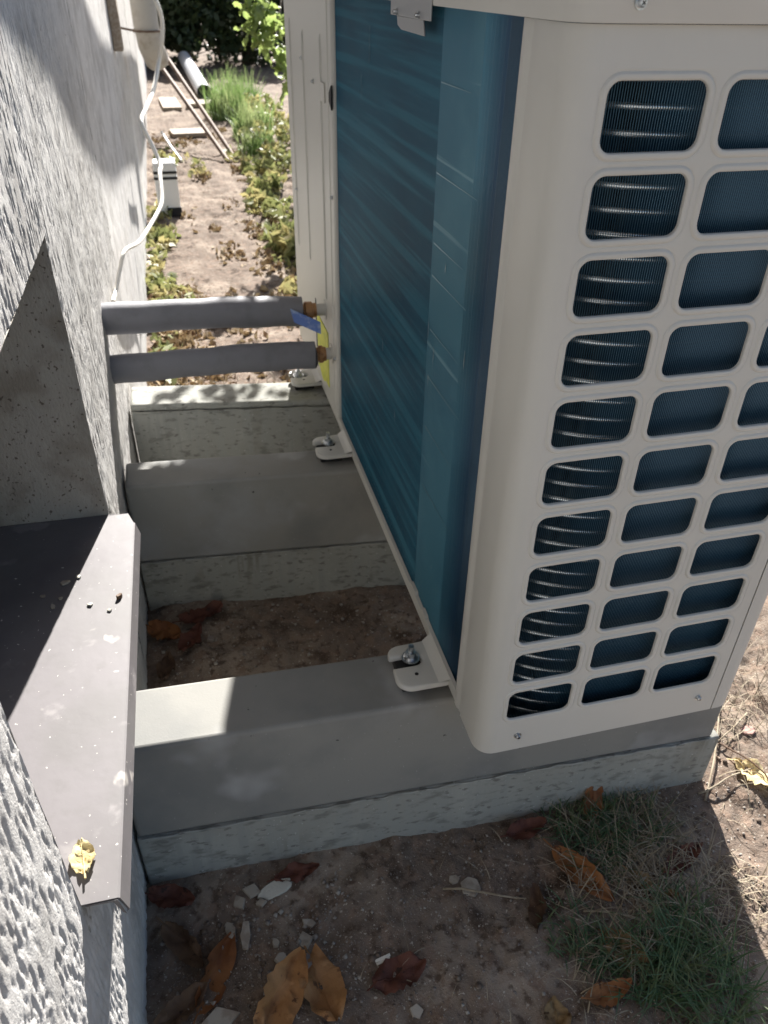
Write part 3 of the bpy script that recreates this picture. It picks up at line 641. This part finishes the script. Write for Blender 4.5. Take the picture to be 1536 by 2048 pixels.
# a few larger single twigs
TW=[((7.1,.9),(9.9,4.2),'long pale bent twig beside the sunlit leaf'),((9.9,3.1),(8.2,2.35),'short pale stalk right of the near beam end'),((6.9,1.2),(9.0,1.3),'thin straight straw lying across the sunlit soil'),((2.6,-1.0),(4.3,-2.0),'brown stalk lying diagonally over the grass'),((-.3,.15),(1.4,-.35),'thin brown twig on bare soil below the lone chip'),((8.4,2.9),(9.2,.1),'dark thin stalk standing over the cream leaf')]
for k,((x0,y0),(x1,y1),lb) in enumerate(TW):
    m=MB(); pts=[]
    for i in range(9):
        t=i/8; x=x0+(x1-x0)*t+.12*math.sin(t*5+k);y=y0+(y1-y0)*t+.12*math.sin(t*4+2*k); pts.append((x,y,gz(x,y)+.05+.16*math.sin(math.pi*t)))
    m.tube(pts,[.032*(1-.5*i/8) for i in range(9)],6); tag(m.build('twig',STRAW if k!=5 else L_BR,smooth=60),lb,'twig','single twigs and stalks')

# ---------------------------------------------------------------- garden behind
def leafcloud(V,F,cs,n,rad,size,r,flat=1.,up=.4):
    for c in cs:
        for i in range(n):
            d=r.normal(0,1,3); d/=np.linalg.norm(d); p=np.array(c)+d*rad*(r.random()**.45)*np.array([1,1,flat])
            a=r.normal(0,1,3);a/=np.linalg.norm(a); b=np.cross(a,r.normal(0,1,3)+np.array([0,0,up]));b/=np.linalg.norm(b)
            s=size*r.uniform(.6,1.3); o=len(V); V+=[(p-a*s*.5).tolist(),(p+b*s*.26).tolist(),(p+a*s*.5).tolist(),(p-b*s*.26).tolist()]; F.append((o,o+1,o+2,o+3))
def tree(name,label,cat,base,height,rad,ncl,per,size,mt,seed,zlo=.25,group=None):
    r=np.random.default_rng(seed); t=thing(name,label,cat,(base[0],base[1],G),group)
    m=MB(); top=Vector((base[0]+r.normal(0,.5),base[1],G+height*.75)); b=Vector((base[0],base[1],G-.2))
    m.tube([b,b.lerp(top,.4)+Vector((.3,0,0)),top],[rad*.09+.15,rad*.06+.1,.08],8); m.build('trunk',BARK,t,smooth=60)
    V=[];F=[]; cs=[]
    lm=MB()
    for i in range(ncl):
        a=r.uniform(0,6.28);q=rad*math.sqrt(r.random())*.85; z=G+height*(zlo+(1-zlo)*r.random()); cs.append((base[0]+q*math.cos(a),base[1]+q*math.sin(a),z))
        if i%4==0:
            s0=b.lerp(top,min(.95,max(.1,(z-G)/height-.1))); lm.tube([s0,s0.lerp(Vector(cs[-1]),.5)+Vector((0,0,.4)),cs[-1]],[.14,.09,.03],5)
    lm.build('branches',BARK,t,smooth=60)
    leafcloud(V,F,cs,per,rad*.28,size,r); npmesh('crown',V,F,mt,parent=t)
    return t
hd=[(-14,206,24,15,'tall dark shrub of the hedge nearest to the house wall'),(2,200,20,12,'dark hedge shrub directly behind the white pipe'),(16,204,23,14,'dark hedge shrub behind the bright green branch'),(34,206,24,15,'dark hedge shrub hidden mostly by the unit'),(54,208,25,16,'dark hedge shrub at the far right behind the unit'),(-4,222,26,13,'second row dark shrub behind the gap beside the wall')]
for k,(x,y,h,r_,lb) in enumerate(hd): tree('hedge_shrub',lb,'shrub',(x,y),h,r_,60,75,1.9,GREEN_D,40+k,zlo=.05,group='dark shrubs closing the garden')
# added unseen eaves, put in to dim the sky light on the shaded parts
ev=thing('added_eaves','added unseen eaves high above the path, blocking part of the sky','eaves',(WX,90,44))
m=MB(); m.box(WX-.5,1.2,-45,228,44,44.6); m.build('added_soffit',WOOD,ev); m=MB(); m.box(1.2,1.6,-45,228,43.6,46.5); m.build('added_fascia',DOWN,ev)
m=MB(); m.tube([(2.7,-45,45.6),(2.7,228,45.6)],1.0,16); m.build('added_gutter',DOWN,ev,smooth=50)
# tree whose branch hangs into view; its crown stays out of view
lt=thing('leafy_tree','leafy tree with bright sunlit green leaves hanging in beside the unit','tree',(24,98,G))
m=MB(); m.tube([(24,98,G-.3),(23.4,97,8),(23,96,22),(22,95,34)],[1.5,1.2,.9,.5],12)
m.build('trunk',BARK,lt,smooth=60)
m=MB(); m.tube([(23.3,97,13),(15,84,17),(7,69,13.4),(3.6,61,10.6)],[.8,.5,.2,.05],8); m.tube([(7,69,13.4),(4.8,62,8.6),(4.2,60,7.4)],[.14,.07,.03],6); m.tube([(23,96,24),(28,84,32),(30,80,38)],[.5,.3,.1],8); m.tube([(23,96,26),(18,104,34),(16,110,38)],[.5,.3,.1],8); m.build('limb',BARK,lt,smooth=60)
LVp=None
rr=np.random.default_rng(5); cl=[(3.1,60,10.2),(2.6,60.5,9.2),(3.9,61,9.4),(4.6,61,8.0),(4.0,60,7.3),(2.2,60,9.9),(3.4,62,10.8),(4.6,60,10),(5.0,61,6.6)]
lb_=[]
for c in cl:
    for k in range(6):
        p=Vector(c)+Vector(rr.normal(0,.6,3)); s_=rr.uniform(.7,1.1); a=rr.uniform(0,6.28); 
        if p.x<2.3: p.x=2.3+rr.random()*.4
        if LVp is None:
            V,Fq=leaf_mesh(2.0,1.0,-.2,.2,.03,3); m=MB(); m.add([Vector(v)+Vector((24,98,G)) for v in V],Fq); LVp=m.build('leaf',GREEN_L,lt,smooth=180,fixn=False); o=LVp
        else: o=LVp.copy(); col.objects.link(o); o.parent=lt
        o.location=W(*p)-W(24,98,G); o.rotation_euler=(rr.normal(0,.5),rr.uniform(.2,1.1),a); o.scale=(s_,)*3
# crown leaves (out of the frame)
V=[];F=[]; up_=[(4,18.5),(14,16.5),(24,13.5),(32.9,11.5),(39.3,9.7),(60,7.6),(87,5.6),(120,1)]; lo_=[(4,13.2),(9.35,11.86),(15.3,10.4),(20.5,7.7),(28.7,5.5),(37.4,3.8),(44,4.2),(60,4.2),(90,1.5),(120,-2)]
ux,uz=zip(*up_);lx,lz=zip(*lo_); r=np.random.default_rng(9); ld=np.array([-.335,-1.42,-1.])
def shade(y,z,x=WX,t=None,size=1.5):
    t=r.uniform(26,34) if t is None else t; p=np.array([x,y,z])-ld*t
    a=r.normal(0,1,3);a/=np.linalg.norm(a); b=np.cross(a,ld+r.normal(0,.4,3)*.8); b/=np.linalg.norm(b); a=np.cross(b,ld+r.normal(0,.3,3)*.8);a/=np.linalg.norm(a)
    s=size*r.uniform(.7,1.3); o=len(V); V.extend([(p-a*s*.5).tolist(),(p+b*s*.33).tolist(),(p+a*s*.5).tolist(),(p-b*s*.33).tolist()]); F.append((o,o+1,o+2,o+3))
V=[];F=[]; leafcloud(V,F,[(24+9*math.cos(k)*(k%3)/2,98+9*math.sin(k)*(k%3)/2,30+1.1*k) for k in range(14)],160,5.,2.2,r)
npmesh('crown',V,F,GREEN_M,parent=lt)
# added unseen blocker, outlined backwards from the wanted curved shade on the wall
poly=[(4,13.2),(9.35,11.9),(15.3,10.3),(20.5,7.8),(25,6.2),(31,4.7),(35,4.0),(40,3.4),(50,1.8),(70,-2),(110,-5),(110,3),(87,5.6),(60,7.6),(39.3,9.7),(32.9,11.6),(24,14.8),(12,20)]
m=MB(); n=len(poly); P_=[Vector((WX,y,z))-Vector(ld)*(15+.03*y) for y,z in poly]; m.add(P_+[p+Vector((.1,0,.1)) for p in P_],[tuple(range(n)),tuple(range(2*n-1,n-1,-1))]+[(i,(i+1)%n,n+(i+1)%n,n+i) for i in range(n)])
tag(m.build('shade_blocker',mat('shade_blocker_canvas',(.5,.48,.42),.9)),'added unseen sheet high over the path, shaped to cast the curved shade on the wall','added shade blocker')
V=[];F=[]
for k in range(26): shade(r.uniform(17.2,18.6),-.35,x=r.uniform(-6.2,-1.2),t=r.uniform(14,24),size=.7)
for k in range(30): shade(r.uniform(12.7,14.2),-.35,x=r.uniform(-7.2,-2.4),t=r.uniform(16,26),size=1.0)
for k in range(26): shade(r.uniform(11.5,12.8),-.35,x=r.uniform(-4.2,-2.),t=r.uniform(16,26),size=1.1)
for k in range(10): shade(16.3,3.8,x=r.uniform(-3.6,-1.),t=r.uniform(14,20),size=.7)
for k in range(40): shade(r.uniform(60,90),-5.2,x=r.uniform(2,9),t=r.uniform(20,30),size=1.6)
npmesh('sprays',V,F,GREEN_D,parent=lt)

def weeds(name,label,spots,mt,seed,size,cat='weeds'):
    r=np.random.default_rng(seed); V=[];F=[]
    for (x0,x1,y0,y1,n,h) in spots:
        cl_=[(r.uniform(x0,x1),r.uniform(y0,y1),r.uniform(.2,1.3)) for _ in range(max(4,n//16))]
        for i in range(n):
            c_=cl_[r.integers(len(cl_))]; x=c_[0]+r.normal(0,c_[2]*.5); y=c_[1]+r.normal(0,c_[2]*2)
            if x<-7: continue
            leafcloud(V,F,[(x,y,G+h*r.random())],3,.45,size,r,.5)
    return tag(npmesh(name,V,F,mt),label,cat,kind='stuff')
weeds('low_weeds','yellow green low weeds along the foot of the wall',[(-6.9,-5.2,38,66,300,.6),(-6.6,-1.5,80,92,120,.8),(-6.8,-5.8,20,38,60,.4)],GREEN_M,31,.75)
weeds('path_edge_plants','yellow and green weeds along the right edge of the garden path',[(3.2,9,44,90,420,1.5),(2.2,3.6,40,58,40,.4),(5,12,84,130,420,2.2),(2.0,4.5,60,90,160,1.0),(2.5,6,40,62,140,1.2)],GREEN_M,32,.95)
weeds('leaf_litter','brown dry leaf litter scattered over the sunny path',[(-6.8,-2.8,19.5,44,800,.12),(-3,4,20,60,260,.08),(-6.6,6,60,110,300,.12),(1.5,6,22,60,380,.2)],DIRTLIT,33,.6,'leaf litter')
blades('garden_grass',[(4.2,120,3.0,420,5.2,.35),(6.5,104,2.6,300,4.5,.4),(7.5,135,3.5,300,5,.4),(5.5,92,2.0,200,3,.5)],mat('fresh_grass',(.16,.26,.075),.55,var=((.30,.36,.16),3,.45,.6),transl=.4),'tall fresh green grass clump beyond the sunny path','grass',35,(.12,.25))
blades('straw_on_path',[(-1,40,4.5,60,1.5,1.5),(0,60,4,40,1.6,1.5),(-3,28,3.5,50,1.1,1.5),(1,90,5,40,2.2,1.5)],STRAW,'thin straws lying on the sunny garden path','straw',36,(.03,.06))

# things in the garden
bx=thing('white_box','white plastic box with two dark stripes standing on the path by the wall','plastic box',(-5.6,65,G))  # white box with dark stripes, purpose unknown
m=MB(); m.box(-6.1,-4.2,64,66.0,G,G+4.4); m.build('box_body',WHITE,bx,bevel=.12)
for z in (3.05,3.5):
    m=MB(); m.box(-6.13,-4.17,63.97,66.03,G+z,G+z+.22); m.build('dark_stripe',BLACK,bx)
m=MB(); m.box(-5.35,-4.12,63.90,63.99,G+.0,G+.75); m.build('box_foot_shadow',DARKIN,bx)  # dark slab painting the shadow at the foot of the box
m=MB(); cp=[(-7.12,18.6,3.0),(-7.0,20.0,3.2),(-6.75,21.2,3.6),(-6.6,22.4,3.9),(-6.2,27,3.3),(-6.0,35,1.9),(-5.5,44,.2),(-5.15,58,-.9),(-5.3,64.5,-.4),(-5.25,64.0,-.1)]
cp=[(-7.12,19.4,2.9),(-7.05,20.6,2.9),(-6.85,21.4,3.4),(-6.6,22.2,3.85),(-6.25,26,3.1),(-6.0,33,1.9),(-5.5,36,1.95),(-5.25,37.5,2.2),(-5.2,40,3.1),(-5.15,43.5,2.85),(-5.5,44.5,3.8),(-5.93,45,5.0),(-5.6,48,5.4),(-5.05,56,5.6),(-4.5,60,6.8),(-4.05,60,8.2),(-3.85,60,9.6),(-4.15,60,10.9),(-5,62,11.8),(-7,64,12)]
def smooth_pts(p,n=6):
    o=[]
    for i in range(len(p)-1):
        a=Vector(p[max(i-1,0)]);b=Vector(p[i]);c=Vector(p[i+1]);d=Vector(p[min(i+2,len(p)-1)])
        for k in range(n):
            t=k/n; o.append(.5*((2*b)+(c-a)*t+(2*a-5*b+4*c-d)*t*t+(3*b-a-3*c+d)*t**3))
    return o+[Vector(p[-1])]
sp_=smooth_pts(cp); m.tube(sp_,[.075+.0022*max(0,q.y-20) for q in sp_],8); tag(m.build('white_cable',WIRE,smooth=60),'thin white cable drooping along the wall in front of the path','cable')
dp=thing('downpipe','grey beige downpipe fixed to the far part of the wall','drainpipe',(-5.1,70,6))
m=MB(); m.tube([(-5.2,70,26),(-5.1,70,9),(-4.95,70,7.4),(-4.6,71.5,6.2)],1.05,20,caps=True); m.build('pipe',DOWN,dp,smooth=50)
m=MB(); m.tube([(-5.1+1.12*math.cos(a),70+1.12*math.sin(a),8.4) for a in np.linspace(0,6.28,24)],.09,6); m.tube([(-6.1,70,8.4),(-7.2,70,8.6)],.09,6); m.build('wall_bracket',RODM,dp,smooth=60)
m=MB(); m.box(-7.18,-6.6,52,53.6,8.2,20); tag(m.build('wall_board',WOOD,bevel=.05),'narrow vertical board on the wall left of the downpipe','board')
for k,(a,b,lb) in enumerate([((2.75,88.9,G),(-7.0,122.5,8.4),'rusty thin rod leaning on the wall, the upper of two'),((1.85,86.8,G),(-7.0,117,6.0),'rusty thin rod leaning on the wall, the lower of two')]):
    m=MB(); m.tube([a,b],.26,8); tag(m.build('leaning_rod',RODM,smooth=60),lb,'rod','rods leaning on the wall')
m=MB(); a=Vector((2.35,140,G+1.1)); b=Vector((.9,186,G+2.6)); m.tube([a,b],1.25,24,caps=False); m.tube([a+Vector((0,.02,0)),b],1.05,24,caps=False); pm=m.build('plastic_pipe',GREYP,smooth=60,fixn=False); m=MB(); m.tube([a+Vector((-.02,.6,.02)),a+Vector((-.05,1.2,.04))],1.04,24); m.build('dark_bore',DARKIN,pm); tag(pm,'grey white plastic drain pipe lying in the garden, its open end towards us','pipe')
for (c,hx,hy,ang,lb) in (((-1.9,106,G+.25),2.2,2.0,.1,'weathered board lying flat on the path beyond the white box'),((1.6,132,G+.5),2.6,2.4,-.1,'dark board stacked below the end of the drain pipe'),((-3.6,134,G+.25),1.4,6,.05,'long weathered board lying beside the wall')):
    m=MB(); ca,sa=math.cos(ang),math.sin(ang); m.obox(c,(hx*ca,hx*sa,0),(-hy*sa,hy*ca,0),(0,0,.25)); tag(m.build('wooden_board',WOOD,bevel=.04),lb,'board')
m=MB(); m.tube([(-5.2,98,G+1.6),(-4.4,93,G+.9),(-3.4,88,G+.15)],.16,8); tag(m.build('white_stick',WHITE,smooth=60),'short white stick propped on the ground beside the wall','stick')
